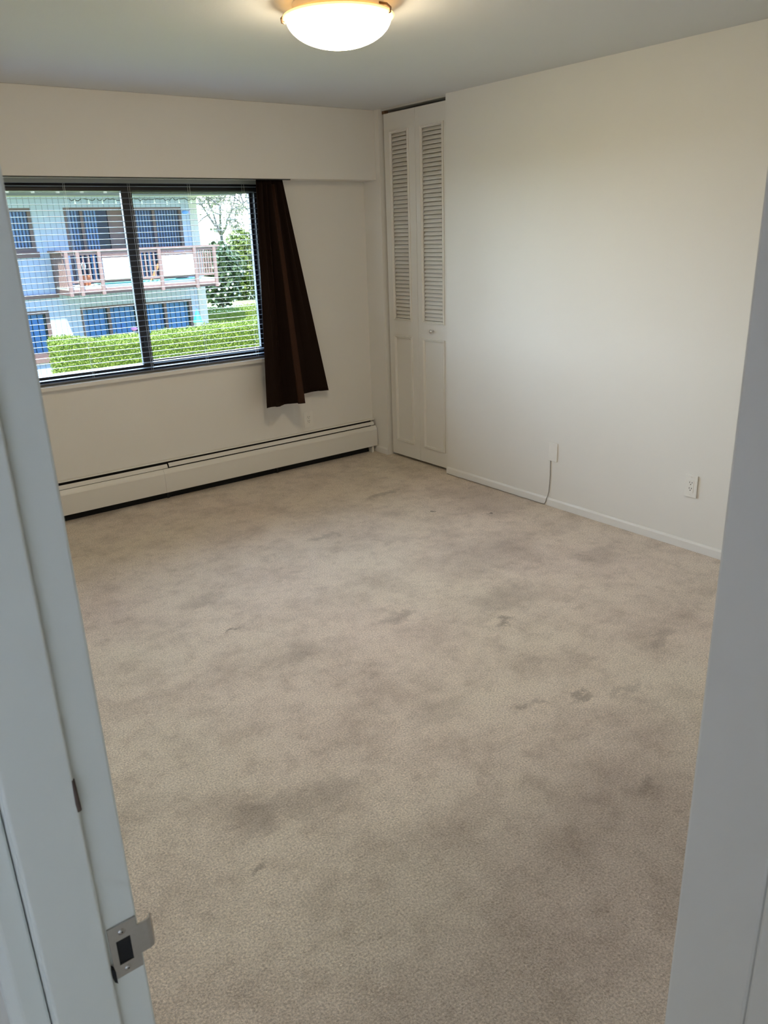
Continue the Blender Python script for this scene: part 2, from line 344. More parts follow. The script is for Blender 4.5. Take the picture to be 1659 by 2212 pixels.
# venetian blind
bl = thing('venetian_blind', (-1.72, 0.02, 0.85), 'open white horizontal blind hanging in front of the window', 'blind')
BX0, BX1 = -2.63, -0.812
obj('headrail', MB().box(BX0, BX1, 0.0, 0.04, 1.975, 1.9970), HEADR, bl, bevel=0.001)
nsl = 34
for i in range(nsl):
    z = 1.9585 - i * (1.9585 - 0.8775) / (nsl - 1)
    tl = -0.065 if i < nsl - 2 else 0.10
    w = 0.0115 if i < nsl - 2 else 0.0135
    pts = []
    for k in range(7):
        q = -1 + k / 3; pts.append((0.021 + q * w, z + 0.0016 * (1 - q * q) + q * w * tl))
    pts += [(a, b - 0.0009) for a, b in reversed(pts)]
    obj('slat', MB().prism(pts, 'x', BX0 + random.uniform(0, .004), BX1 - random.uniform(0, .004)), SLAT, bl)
obj('bottom_rail', MB().box(BX0, BX1, 0.007, 0.035, 0.849, 0.860), SLAT, bl, bevel=0.003)
for cx in (-2.46, -2.110, -1.730, -1.344, -0.964):
    for yy in (0.006, 0.036):
        obj('ladder_cord', MB().tube([(cx, yy, 1.975), (cx + 0.002, yy, 1.4), (cx + 0.001, yy, 0.858)], 0.0008, 5), CORD, bl)

# curtain
cr = tag(obj('curtain_rail', MB().box(-2.75, -0.70, -0.150, -0.139, 1.9915, 1.9970), mat('dark_rail', (0.03, 0.035, 0.035), 0.5)), 'thin dark curtain track under the front edge of the soffit', 'curtain rail')
ct = thing('curtain', (-0.8, -0.11, 2.0), 'dark brown curtain hanging to the right of the window', 'curtain')
NU, NV = 96, 40
def lerp(a, b, t): return a + (b - a) * t
def interp(tab, u):
    for (a, x, y), (b, x2, y2) in zip(tab, tab[1:]):
        if u <= b: 
            t = (u - a) / (b - a); t = t * t * (3 - 2 * t); return lerp(x, x2, t), lerp(y, y2, t)
    return tab[-1][1], tab[-1][2]
BOT = [(0, -1.028, -0.172), (.08, -1.005, -0.190), (.20, -0.950, -0.165), (.32, -0.895, -0.130), (.42, -0.852, -0.105), (.50, -0.832, -0.135), (.55, -0.818, -0.240), (.57, -0.810, -0.255), (.61, -0.775, -0.262), (.63, -0.767, -0.252), (.66, -0.748, -0.13), (.70, -0.69, -0.062), (.79, -0.60, -0.055), (.89, -0.53, -0.074), (1, -0.452, -0.082)]
TOP = [(i / 12, lerp(-0.935, -0.733, i / 12), -0.105 + (0.02 if i % 2 else -0.022)) for i in range(13)]
TOP[0] = (0, -0.935, -0.11); TOP[12] = (1, -0.733, -0.10)
def cloth_point(u, v):
    bx, by = interp(BOT, u); tx, ty = interp(TOP, u)
    hem = 0.512 + (0.055 * min(1, (u - .66) / .06) if u > .66 else 0.0) + 0.004 * math.sin(u * 17) + 0.2 * (-by - 0.1)
    return (lerp(tx, bx, v), lerp(ty, by, v ** 0.92), lerp(1.997, hem, v))
def cloth_mesh(u0, u1, nu, v0, dy=0.0):
    m = MB()
    for j in range(NV + 1):
        for i in range(nu + 1):
            x, y, z = cloth_point(lerp(u0, u1, i / nu), lerp(v0, 1, j / NV)); m.v.append((x, y + dy, z - (0.004 if dy and j == NV else 0)))
    for j in range(NV):
        for i in range(nu):
            k = j * (nu + 1) + i; m.f.append((k, k + nu + 1, k + nu + 2, k + 1))
    return m
cm = cloth_mesh(0, 1, NU, 0)
co = obj('cloth', cm, CURT, ct, smooth=True)
ff = obj('lit_front_fold', cloth_mesh(.552, .628, 10, 0.02, -0.0045), mat('lit_fold_curtain_cloth', (0.040, 0.0185, 0.0115), 0.9, noise=0.15, nscale=250, spec=0.12), ct, smooth=True, label='front fold painted lighter reddish brown for the light on it')  # same cloth again, painted lighter where the lamp lights the leading fold
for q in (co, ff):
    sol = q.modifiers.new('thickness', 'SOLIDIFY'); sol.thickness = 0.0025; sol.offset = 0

# ------------------------------------------------------------------ baseboard heater
hx0, hx1 = -3.35, -0.006; seam = -1.731
ht = thing('baseboard_heater', (-1.7, 0, 0), 'long off white baseboard heater along the wall below the window', 'heater')
obj('back_plate', MB().prism([(-0.004, 0.05), (-0.0005, 0.05), (-0.0005, 0.262), (-0.030, 0.262), (-0.032, 0.2555), (-0.028, 0.2555), (-0.026, 0.259), (-0.004, 0.259)][::-1], 'x', hx0, hx1), HEAT, ht)
DP = [(-0.031, 0.2385), (-0.0385, 0.229), (-0.043, 0.2145), (-0.041, 0.2145), (-0.0365, 0.228), (-0.029, 0.2385)]
obj('damper', MB().prism(DP[::-1], 'x', hx0, seam - 0.006), HEAT, ht)
DQ = [(y, z + 0.0045) for y, z in DP]
obj('damper', MB().prism(DQ[::-1], 'x', seam + 0.004, hx1 - 0.012), HEAT, ht)
FC = [(-0.038, 0.211), (-0.046, 0.2115), (-0.062, 0.190), (-0.0655, 0.182), (-0.0655, 0.054), (-0.063, 0.052), (-0.0635, 0.181), (-0.060, 0.189), (-0.045, 0.2095), (-0.038, 0.209)]
obj('front_cover', MB().prism(FC, 'x', hx0, -1.7745), HEAT, ht)
obj('front_cover', MB().prism(FC, 'x', -1.7735, hx1), HEAT, ht)
obj('fin_element', MB().box(hx0, hx1 - 0.03, -0.036, -0.005, 0.085, 0.185), FINS, ht)
for bx in (-2.6, -1.75, -0.9, -0.046):
    obj('bracket', MB().box(bx - 0.008, bx + 0.008, -0.056 if bx > -0.1 else -0.02, -0.002, 0.0, 0.2 if bx < -0.1 else 0.06), HEAT if bx > -0.1 else FINS, ht)
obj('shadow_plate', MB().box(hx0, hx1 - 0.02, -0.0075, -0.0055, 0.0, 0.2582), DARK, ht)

# ------------------------------------------------------------------ bifold closet door
cd_ = thing('door_1', (0.045, -0.55, 0), 'white louvred bifold closet door in the far right corner', 'closet door', kind='structure')
DX0, DX1 = 0.03, 0.06
def door_panel(ya, yb, yo0, yo1, knob):
    # ya > yb : left edge (near the window wall) to right edge
    p = MB(); zb, zt = 0.021, 2.4085; LZ0, LZ1, PZ0, PZ1 = 1.047, 2.287, 0.142, 0.922
    t = MB().holes(yb, ya, zb, zt, [(yo1, yo0, LZ0, LZ1), (yo1, yo0, PZ0, PZ1)], DX0, DX1)
    p.add([(v[1], v[0], v[2]) for v in t.v], [f[::-1] for f in t.f])
    pan = obj('door_panel', p, DOORW, cd_, bevel=0.0015)
    sl = MB(); n = 46; pit = (LZ1 - LZ0 - 0.012) / n
    for i in range(n):
        z = LZ0 + 0.008 + (i + 0.5) * pit
        c, s = math.cos(math.radians(52)), math.sin(math.radians(52)); hw, th = 0.0136, 0.0026
        q = []
        for a, b in ((-hw, -th), (hw, -th), (hw, th), (-hw, th)):
            q.append((0.0445 + a * c - b * s, z + a * s + b * c))
        sl.add([(x, yo1, zz) for x, zz in q] + [(x, yo0, zz) for x, zz in q], [(0, 1, 2, 3), (7, 6, 5, 4), (0, 4, 5, 1), (1, 5, 6, 2), (2, 6, 7, 3), (3, 7, 4, 0)])
    obj('louvre_slats', sl, DOORW, pan)
    obj('raised_panel', MB().box(0.034, 0.052, yo1, yo0, PZ0, PZ1), DOORW, pan)
    def mould(z0, z1):
        m = MB(); w = 0.019; pr = [(0, 0.0), (0.0, -0.008), (0.006, -0.0095), (0.0095, -0.0035), (0.012, -0.003), (0.015, -0.0075), (w, -0.001), (w, 0.004)]
        a0, a1, c0, c1 = yo1 - 0.011, yo0 + 0.011, z0 - 0.011, z1 + 0.011
        rings = [[(DX0 + h, yy, zz) for yy, zz in ((a0 + d, c0 + d), (a1 - d, c0 + d), (a1 - d, c1 - d), (a0 + d, c1 - d))] for d, h in pr]
        vs = [v for r in rings for v in r]; fs = []
        for i in range(len(pr) - 1):
            for j in range(4): fs.append((i * 4 + j, (i + 1) * 4 + j, (i + 1) * 4 + (j + 1) % 4, i * 4 + (j + 1) % 4))
        return m.add(vs, fs)
    obj('moulding', mould(LZ0, LZ1), DOORW, pan); obj('moulding', mould(PZ0, PZ1), DOORW, pan)
    if knob:
        obj('knob', MB().lathe([(0.0001, -0.031), (0.009, -0.030), (0.0135, -0.025), (0.0135, -0.019), (0.008, -0.012), (0.0065, -0.006), (0.012, -0.001), (0.012, 0.001)], (DX0, -0.714, 0.986), 24, 'x'), CHROME, pan, smooth=True, label='small round chrome knob')
door_panel(-0.2205, -0.5545, -0.291, -0.478, False)
door_panel(-0.5565, -0.8905, -0.616, -0.829, True)
obj('top_track', MB().box(0.025, 0.07, -0.893, -0.2, 2.4285, 2.44), mat('pale_metal_track', (0.55, 0.54, 0.5), 0.5), cd_)
obj('pivot_bracket', MB().box(0.03, 0.06, -0.235, -0.203, 2.41, 2.428), mat('rusty_steel', (0.16, 0.09, 0.05), 0.7), cd_)

# ------------------------------------------------------------------ wall plates and cord
def outlet(name, c, axis, w, h, th, label):
    """duplex outlet; axis 'y' faces -y, axis 'x' faces -x"""
    cx, cy, cz = c
    def B(u0, u1, d0, d1, z0, z1):
        return MB().box(cx + u0, cx + u1, cy - d1, cy - d0, cz + z0, cz + z1) if axis == 'y' else MB().box(cx - d1, cx - d0, cy + u0, cy + u1, cz + z0, cz + z1)
    t = thing(name, c, label, 'outlet', 'white wall outlets')
    obj('cover_plate', B(-w / 2, w / 2, 0, th, -h / 2, h / 2), PLATE, t, bevel=min(0.002, th * .4))
    rc = obj('receptacle', B(-0.0165, 0.0165, th - 0.001, th + 0.0012, -0.033, 0.033), PLATE, t, bevel=0.0008)
    for sz in (0.0155, -0.0155):
        for u in (-0.0068, 0.0068):
            obj('slot', B(u - 0.0014, u + 0.0014, th + 0.0008, th + 0.0016, sz + 0.001, sz + 0.0085), SLOT, rc)
        g = MB().lathe([(0.0001, -(th + 0.0016)), (0.0026, -(th + 0.0016)), (0.0026, -(th + 0.0008))], (cx if axis == 'y' else cx, cy, cz + sz - 0.006), 12, axis)
        obj('ground_hole', g, SLOT, rc)
    for sz in (0.048, -0.048):
        obj('screw', MB().lathe([(0.0001, -(th + 0.0008)), (0.0026, -(th + 0.0006)), (0.003, -th + .0003)], (cx, cy, cz + sz), 12, axis), PLATE, t)
    return t
outlet('wall_outlet', (-0.593, 0, 0.349), 'y', 0.078, 0.119, 0.004, 'white wall outlet below the brown curtain above the heater')
outlet('wall_outlet', (0, -2.799, 0.350), 'x', 0.073, 0.119, 0.008, 'white wall outlet near the right end of the bare wall')
bp_ = thing('blank_wall_plate', (0, -1.8635, 0.349), 'blank white wall plate with a thin cord running down', 'wall plate')
obj('cover_plate', MB().box(-0.0065, 0, -1.898, -1.829, 0.291, 0.407), PLATE, bp_, bevel=0.002)
for zz in (0.392, 0.306):
    obj('screw', MB().lathe([(0.0001, -0.0075), (0.0026, -0.0072), (0.003, -0.006)], (0, -1.8635, zz), 10, 'x'), PLATE, bp_)
cpts = [(-0.004, -1.847, 0.293), (-0.0045, -1.847, 0.26), (-0.004, -1.848, 0.2), (-0.004, -1.846, 0.14), (-0.005, -1.843, 0.09), (-0.011, -1.840, 0.062), (-0.0165, -1.836, 0.045), (-0.017, -1.832, 0.024), (-0.0175, -1.823, 0.009), (-0.018, -1.80, 0.0045)]
yy = -1.77
while yy < -0.92:
    cpts.append((-0.018 - random.uniform(0, .003), yy, 0.003 + random.uniform(0, .003))); yy += 0.05
cpts.append((-0.016, -0.905, 0.003))
tag(obj('thin_cord', MB().tube(cpts, 0.0023, 6), mat('grey_beige_cord', (0.30, 0.27, 0.23), 0.6), smooth=True), 'thin grey cord from blank plate down and along the baseboard', 'cord')

# ------------------------------------------------------------------ ceiling lamp
LX, LY = -1.710, -2.230
lp = thing('ceiling_light', (LX, LY, HT), 'round frosted glass bowl ceiling light, lit warm white', 'ceiling light')
obj('mounting_pan', MB().lathe([(0.0001, 2.4395), (0.165, 2.4395), (0.168, 2.434), (0.168, 2.412), (0.160, 2.409), (0.0001, 2.409)], (LX, LY, 0), 64), mat('cream_metal_pan', (0.80, 0.72, 0.58), 0.4), lp, smooth=False)
bow = []
for k in range(25):
    t = k / 24; bow.append((0.193 * math.sin(t * math.pi / 2) + 0.0001, 2.390 - 0.0965 * math.cos(t * math.pi / 2) ** 1.05))
def lamp_mat():
    m = emis('lit_frosted_glass', (1.0, 0.74, 0.42), LAMP * 0.35)
    return m
obj('glass_bowl', MB().lathe(bow, (LX, LY, 0), 64), emis('lit_frosted_glass', (1.0, 0.80, 0.52), LAMP), lp, smooth=True)
obj('glass_rim', MB().lathe([(0.193, 2.388), (0.203, 2.391), (0.205, 2.394), (0.203, 2.397), (0.193, 2.3945), (0.17, 2.3935)], (LX, LY, 0), 64), emis('lit_glass_rim', (1.0, 0.52, 0.15), 2.0, (0.9, 0.75, 0.5)), lp, smooth=True)
obj('light_blocking_disc', MB().lathe([(0.0001, 2.3865), (0.1915, 2.3865), (0.1915, 2.3885), (0.0001, 2.3885)], (LX, LY, 0), 48), mat('white_blocking_disc', (0.8, 0.75, 0.65), 0.5), lp)  # hidden disc added to block the bowl's light from the ceiling
for ang in (2.46, -1.1, 0.60):
    cx, cy = math.cos(ang), math.sin(ang)
    c = MB().tube([(LX + cx * 0.165, LY + cy * 0.165, 2.420), (LX + cx * 0.196, LY + cy * 0.196, 2.412), (LX + cx * 0.211, LY + cy * 0.211, 2.398), (LX + cx * 0.209, LY + cy * 0.209, 2.386), (LX + cx * 0.198, LY + cy * 0.198, 2.3825)], 0.0042, 8)
    obj('holding_clip', c, BRONZE, lp, smooth=True)

# ------------------------------------------------------------------ outside: ground
GZ = -1.95
LAWN = mat('sunlit_lawn_grass', (0.12, 0.15, 0.022), 0.9, noise=0.35, nscale=6, bump=0.5, bscale=30)
tag(obj('lawn', MB().box(-60, 90, 3.5, 120, GZ - 0.3, GZ), LAWN), 'bright green lawn outside the window', 'lawn', kind='structure')
tag(obj('bounce_ground', MB().box(-60, 90, -60, 3.5, GZ - 0.3, GZ), mat('grey_bounce_ground', (0.17, 0.17, 0.175), 0.9, noise=0.15)), 'unseen grey ground added to keep bounced light neutral', 'paving', kind='structure')  # out of view; added grey so light bounced into the hall stays neutral
tag(obj('garden_path', MB().prism([(3.0, 14.6), (60, 36.5), (60, 41), (3, 16.2)], 'z', GZ - 0.02, GZ + 0.02), mat('pale_concrete', (0.30, 0.29, 0.26), 0.9, noise=0.1)), 'pale sunlit path crossing the lawn behind the hedge', 'path', kind='structure')

# ------------------------------------------------------------------ outside: apartment building
FY = 19.0
SID = siding_mat('grey_beige_panel_siding', (0.36, 0.42, 0.53))
BROWN = mat('dark_brown_stained_timber', (0.16, 0.10, 0.09), 0.7, noise=0.2, nscale=20)
TIMB = mat('pinkish_brown_railing_timber', (0.22, 0.145, 0.13), 0.75, noise=0.2, nscale=20)
ROOF = mat('pale_roof_sheet', (0.8, 0.75, 0.7), 0.7, noise=0.05)
GUT = mat('grey_gutter', (0.10, 0.105, 0.115), 0.5)
FRM = mat('dark_bronze_door_frame', (0.13, 0.085, 0.08), 0.5)
VBL = mat('pale_vertical_blind', (0.68, 0.72, 0.74), 0.6)
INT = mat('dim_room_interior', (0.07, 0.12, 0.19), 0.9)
PGL = glass_mat('door_glass', (0.70, 0.83, 0.97), 1.0)
LBL = mat('blue_grey_panel_blind', (0.50, 0.62, 0.78), 0.6)
bd = thing('apartment_building', (2.0, FY, GZ), 'pale panelled two storey apartment block across the garden', 'building')
OPEN = [(-1.0, 2.62, 1.46, 2.59), (3.49, 5.15, 0.53, 2.59), (5.46, 6.98, 0.53, 2.575), (-1.0, 2.66, -1.40, -0.11), (3.53, 6.99, GZ, -0.11)]
obj('wall', MB().holes(-10, 7.47, GZ, 2.96, OPEN, FY, FY + 0.25), SID, bd)
obj('corner_board', MB().box(7.23, 7.49, FY - 0.03, FY, GZ, 2.9), mat('pale_corner_board', (0.50, 0.50, 0.46), 0.7), bd)
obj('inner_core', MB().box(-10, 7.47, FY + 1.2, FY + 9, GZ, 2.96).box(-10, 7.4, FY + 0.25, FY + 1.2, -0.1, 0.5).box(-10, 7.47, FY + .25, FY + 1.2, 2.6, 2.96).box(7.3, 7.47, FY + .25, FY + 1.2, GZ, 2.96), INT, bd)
rf = obj('roof', MB().prism([(17.72, 2.945), (17.72, 3.0), (23.5, 4.5), (28.5, 3.0), (28.5, 2.9)], 'x', -10, 8.2), ROOF, bd)
obj('soffit_board', MB().box(-10, 8.1, 17.82, FY, 2.87, 2.90), mat('cream_soffit', (0.60, 0.57, 0.45), 0.7), bd)
gt = obj('gutter', MB().prism([(17.66, 2.835), (17.80, 2.835), (17.80, 2.935), (17.60, 2.935), (17.60, 2.90)][::-1], 'x', -10, 8.15), GUT, bd)
for k in range(14):
    x = -0.75 + k * 0.62
    obj('gutter_bracket', MB().box(x, x + 0.09, 17.58, 17.74, 2.895, 2.995), ROOF, bd)
obj('trim_board', MB().box(-10, 3.0, FY - 0.06, FY, 0.215, 0.325), BROWN, bd)
def blinds(parent, x0, x1, z0, z1, y, pitch=0.09, fill=0.62):
    m = MB(); x = x0
    while x < x1:
        w = min(pitch * fill, x1 - x); m.add([(x, y, z0), (x + w, y + 0.03, z0), (x + w, y + 0.03, z1), (x, y, z1), (x, y + .003, z0), (x + w, y + 0.033, z0), (x + w, y + 0.033, z1), (x, y + .003, z1)], [(0, 1, 2, 3), (7, 6, 5, 4), (0, 4, 5, 1), (3, 2, 6, 7), (1, 5, 6, 2), (0, 3, 7, 4)]); x += pitch
    obj('vertical_blind', m, LBL if pitch > 0.1 else VBL, parent)
def glazing(name, x0, x1, z0, z1, posts, fw=0.07, gap=None, pitch=0.09, fill=0.62, y=FY):
    hs = []; e = [x0] + posts + [x1]
    for a, b in zip(e, e[1:]): hs.append((a + fw / 2 + (fw / 2 if a == x0 else 0), b - fw / 2 - (fw / 2 if b == x1 else 0), z0 + fw, z1 - fw))
    f = obj(name, MB().holes(x0, x1, z0, z1, hs, y + 0.02, y + 0.10), FRM, bd)
    for h in hs:
        obj('pane', MB().box(h[0], h[1], y + 0.06, y + 0.068, h[2], h[3]), PGL, f)
        blinds(f, h[0], h[1] if not (gap and h[0] < gap < h[1]) else gap, h[2], h[3], y + 0.16, pitch, fill)
    return f
f = glazing('bedroom_window', -1.0, 2.62, 1.46, 2.59, [0.9], 0.09)
obj('window_sill', MB().box(-1.05, 2.67, FY - 0.05, FY + 0.02, 1.31, 1.46), BROWN, f)
glazing('sliding_door', 3.49, 4.80, 0.53, 2.59, [3.98], 0.08, gap=4.45)
obj('brown_door_leaf', MB().box(4.80, 5.15, FY + 0.03, FY + 0.09, 0.53, 2.59).box(5.15, 5.46, FY - 0.02, FY, 0.53, 2.59), BROWN, bd)
glazing('sliding_door', 5.46, 6.98, 0.53, 2.575, [6.10], 0.08, fill=0.5)
f = glazing('basement_window', -1.0, 2.66, -1.40, -0.11, [1.3], 0.10, pitch=0.17, fill=0.9)
obj('window_sill', MB().box(-1.05, 2.70, FY - 0.07, FY + 0.02, -1.55, -1.40), BROWN, f)
glazing('patio_door', 3.53, 5.25, GZ, -0.11, [4.36], 0.08, pitch=0.165, fill=0.93)
glazing('patio_door', 5.25, 6.99, GZ, -0.11, [6.12], 0.08, pitch=0.165, fill=0.93)

# ------------------------------------------------------------------ outside: balcony
BY = 17.8
bc = thing('balcony', (5.15, BY, 0.4), 'timber balcony with white panels on the opposite building', 'balcony')
obj('deck', MB().box(2.95, 7.36, BY, FY - .01, 0.44, 0.535), mat('sunlit_deck_board', (0.62, 0.55, 0.48), 0.8, noise=0.1), bc)
obj('fascia_beam', MB().box(2.95, 7.36, BY - 0.03, BY, 0.30, 0.44).box(2.95, 2.99, BY, FY - .01, 0.30, 0.44), BROWN, bc)
obj('rim_board', MB().box(3.0, 7.3, BY - 0.06, BY - 0.03, 0.36, 0.42), TIMB, bc)
obj('top_rail', MB().box(2.90, 7.50, BY - 0.09, BY + 0.07, 1.42, 1.47).box(2.90, 7.45, BY - 0.06, BY - 0.01, 1.34, 1.42).box(2.88, 3.03, BY + 0.07, FY - .01, 1.42, 1.47), TIMB, bc)
obj('bottom_rail', MB().box(2.95, 7.36, BY - 0.05, BY - 0.01, 0.62, 0.67), TIMB, bc)
for x in (3.00, 3.30, 3.88, 5.60, 6.68, 7.31):
    obj('post', MB().box(x - 0.045, x + 0.045, BY - 0.11, BY - 0.03, 0.28, 1.42), TIMB, bc)
for x in (3.45, 3.60, 3.74, 5.06, 5.19, 5.32, 5.45, 6.80, 6.88, 6.96, 7.04, 7.12, 7.20):
    obj('baluster', MB().box(x - 0.02, x + 0.02, BY - 0.045, BY - 0.005, 0.62, 1.36), TIMB, bc)
for k in range(7):
    y = BY + 0.12 + k * 0.15
    obj('baluster', MB().box(2.94, 2.98, y - 0.035, y + 0.035, 0.5, 1.42), TIMB, bc)
obj('wall_post', MB().box(2.94, 3.02, FY - 0.12, FY - .01, 0.3, 1.42), BROWN, bc)
WPAN = mat('white_privacy_panel', (0.88, 0.92, 0.93), 0.5)
for (a, b) in ((3.955, 4.98), (5.665, 6.63)):
    pn = obj('privacy_panel', MB().box(a, b, BY - 0.09, BY - 0.06, 0.66, 1.235), WPAN, bc, bevel=0.01)
    obj('panel_cap', MB().box(a, b, BY - 0.08, BY - 0.03, 1.25, 1.33), BROWN, pn)
tag(obj('turquoise_mat', MB().box(3.9, 6.9, BY + 0.05, BY + 0.75, 0.535, 0.555), mat('turquoise_outdoor_mat', (0.20, 0.62, 0.52), 0.9)), 'turquoise outdoor mat on the balcony deck', 'mat')
pl = tag(obj('leaning_plank', MB().prism([(5.31, 0.56), (5.39, 0.56), (5.62, 0.95), (5.62, 1.03), (5.58, 1.03)], 'y', BY + 0.08, BY + 0.11), mat('orange_timber', (0.55, 0.27, 0.12), 0.7)), 'orange brown plank leaning behind the balcony railing', 'plank')
pt = thing('terracotta_pot', (3.55, BY + .3, 0.535), 'terracotta pot on the balcony deck behind the left balusters', 'flower pot')
obj('pot', MB().lathe([(0.0001, 0), (0.11, 0), (0.15, 0.22), (0.165, 0.22), (0.165, 0.27), (0.14, 0.27), (0.13, 0.2), (0.0001, 0.2)], (3.55, BY + .3, 0.535), 20), mat('terracotta', (0.5, 0.18, 0.09), 0.8), pt)
tbl = thing('patio_table', (6.45, BY + 0.45, 0.556), 'small grey patio table on the balcony under a blue bowl', 'table')
obj('table_top', MB().lathe([(0.0001, 0.66), (0.3, 0.66), (0.3, 0.668), (0.0001, 0.668)], (6.45, BY + .45, 0.556), 24), GUT, tbl)
obj('leg', MB().lathe([(0.2, 0), (0.2, 0.03), (0.03, 0.05), (0.03, 0.66)], (6.45, BY + .45, 0.556), 16), GUT, tbl)
bwl = tag(obj('blue_bowl', MB().lathe([(0.0001, 0.0), (0.08, 0.0), (0.17, 0.09), (0.175, 0.13), (0.165, 0.13), (0.15, 0.09), (0.0001, 0.02)], (6.45, BY + .45, 1.225), 28), mat('glossy_blue_glaze', (0.05, 0.25, 0.75), 0.15), smooth=True), 'glossy blue bowl on the balcony patio table', 'bowl')
wp = thing('white_planter', (6.98, BY + .12, 1.20), 'small white pot hanging at the right of the balcony rail', 'flower pot')
obj('pot', MB().lathe([(0.0001, 0), (0.06, 0), (0.085, 0.14), (0.075, 0.14), (0.0001, 0.1)], (6.98, BY + .12, 1.2), 18), WPAN, wp)
obj('hook', MB().tube([(6.98, BY + .12, 1.33), (6.98, BY + .1, 1.40), (6.98, BY + .02, 1.425)], 0.008, 6), GUT, wp)
lan = thing('white_lantern', (3.53, BY + .25, 0.80), 'small white lantern hanging behind the left balusters', 'lantern')
obj('shade', MB().lathe([(0.0001, 0.0), (0.05, 0.02), (0.065, 0.12), (0.03, 0.2), (0.0001, 0.2)], (3.53, BY + .25, 0.95), 14), WPAN, lan)
obj('cord', MB().tube([(3.53, BY + .25, 1.15), (3.53, BY + .05, 1.43)], 0.006, 5), GUT, lan)

# string lights along the eave
sl = thing('string_lights', (5.0, 18.3, 2.85), 'dark wire of small white bulbs strung below the eave', 'string lights')
pts = []; nb = 10
for k in range(81):
    x = 3.45 + k * (7.2 - 3.45) / 80; ph = (k % 8) / 8
    pts.append((x, 18.3, 2.79 - 0.05 * math.sin(ph * math.pi) + 0.025 * math.sin(k * 1.37 + math.sin(k * .31) * 3)))
obj('wire', MB().tube(pts, 0.011, 5), SLOT, sl)
for k in range(10):
    x, _, z = pts[k * 8 + 4]
    obj('bulb', MB().lathe([(0.0001, -0.13), (0.026, -0.105), (0.02, -0.07), (0.012, -0.05), (0.012, 0.0)], (x, 18.3, z), 10), WPAN, sl)

# colourful wind spinner hanging by the patio corner
ws = thing('wind_spinner', (6.55, 17.7, -1.0), 'green and white diamond shaped wind spinner hanging below the balcony', 'wind spinner')
obj('upper_cone', MB().lathe([(0.0001, 0.70), (0.03, 0.62), (0.155, 0.30), (0.0001, 0.30)], (6.55, 17.7, -1.0), 8), mat('aqua_green_nylon', (0.02, 0.32, 0.26), 0.5, noise=0.6, nscale=9), ws)
obj('lower_cone', MB().lathe([(0.0001, 0.30), (0.155, 0.30), (0.05, 0.07), (0.02, 0.0), (0.0001, 0.0)], (6.55, 17.7, -1.0), 8), mat('white_yellow_nylon', (0.45, 0.50, 0.36), 0.5, noise=0.3, nscale=8), ws)
obj('hanging_line', MB().tube([(6.55, 17.7, -0.3), (6.55, 17.75, 0.30)], 0.006, 5), GUT, ws)
fs = thing('fish_ornament', (7.06, FY - .10, 2.42), 'blue fish shaped ornament on the wall beside the upper door', 'ornament')
obj('body', MB().lathe([(0.0001, -0.12), (0.05, -0.07), (0.06, 0.0), (0.03, 0.09), (0.0001, 0.11)], (7.06, FY - .10, 2.42), 14, 'x'), mat('blue_enamel', (0.12, 0.3, 0.75), 0.3), fs, smooth=True)
obj('tail_fin', MB().prism([(7.15, 2.42), (7.22, 2.50), (7.21, 2.42), (7.22, 2.35)], 'y', FY - .11, FY - .09), mat('blue_grey_enamel', (0.4, 0.35, 0.6), 0.3), fs)
pk = thing('pink_lantern', (4.86, 18.5, -0.80), 'small pink round lantern hanging before the patio door', 'lantern')
obj('shade', MB().lathe([(0.0001, -0.07), (0.07, -0.04), (0.1, 0), (0.07, 0.04), (0.0001, 0.07)], (4.86, 18.5, -0.80), 16), mat('pink_paper', (0.75, 0.3, 0.65), 0.6), pk, smooth=True)
obj('cord', MB().tube([(4.86, 18.5, -0.73), (4.86, 18.5, 0.44)], 0.005, 5), GUT, pk)

# ------------------------------------------------------------------ outside: planting
def leaf_mat(name, a, b, scale=3.0):
    m = mat(name, a, 0.7); n = m.node_tree; bs = n.nodes['Principled BSDF']
    mx = bs.inputs['Base Color'].links[0].from_node; mx.inputs[6].default_value = (*a, 1); mx.inputs[7].default_value = (*b, 1)
    for x in n.nodes:
        if x.type == 'TEX_NOISE': x.inputs['Scale'].default_value = scale
    return m
HEDGE = leaf_mat('bright_hedge_leaf', (0.05, 0.105, 0.006), (0.19, 0.24, 0.018), 14)
def leaf(m, p, s, up=0.6):
    a = Vector((random.gauss(0, 1), random.gauss(0, 1), random.gauss(0, 1) * up)).normalized(); b = a.orthogonal().normalized()
    b.rotate(Matrix.Rotation(random.uniform(0, 6.28), 3, a)); w = a.cross(b)
    p = Vector(p); m.add([p - b * s * .5, p + w * s * .28 + a * s * .06, p + b * s * .5, p - w * s * .28 + a * s * .06], [(0, 1, 2, 3)])
def hedge(name, x0, x1, y0, y1, ztop, n, label, lump):
    m = MB()
    for i in range(n):
        u = random.random(); x = lerp(x0, x1, u); zt = ztop(x)
        r = random.random()
        if r < 0.5: p = (x, y0 + random.gauss(0, .03), random.uniform(GZ, zt))
        elif r < 0.88: p = (x, random.uniform(y0, y1), zt + random.gauss(0, .025))
        else: p = (x0 + random.gauss(0, .03), random.uniform(y0, y1), random.uniform(GZ, ztop(x0)))
        leaf(m, p, random.uniform(.035, .06))
    xs = [lerp(x0 + .04, x1, k / 24) for k in range(25)]
    for a, b in zip(xs, xs[1:]): m.box(a, b, y0 + .04, y1 - .03, GZ, ztop((a + b) / 2) - .05)
    return tag(obj(name, m, HEDGE), label, 'hedge', 'clipped hedges in the garden')
hedge('clipped_hedge', 1.30, 9.0, 13.2, 14.3, lambda x: -0.40 - 0.10 * min(1, max(0, (x - 1.7) / .8)) + 0.085 * max(0, (x - 3.6) / 3) + .02 * math.sin(x * 5), 52000, 'long bright green clipped hedge below the apartment building', 1)
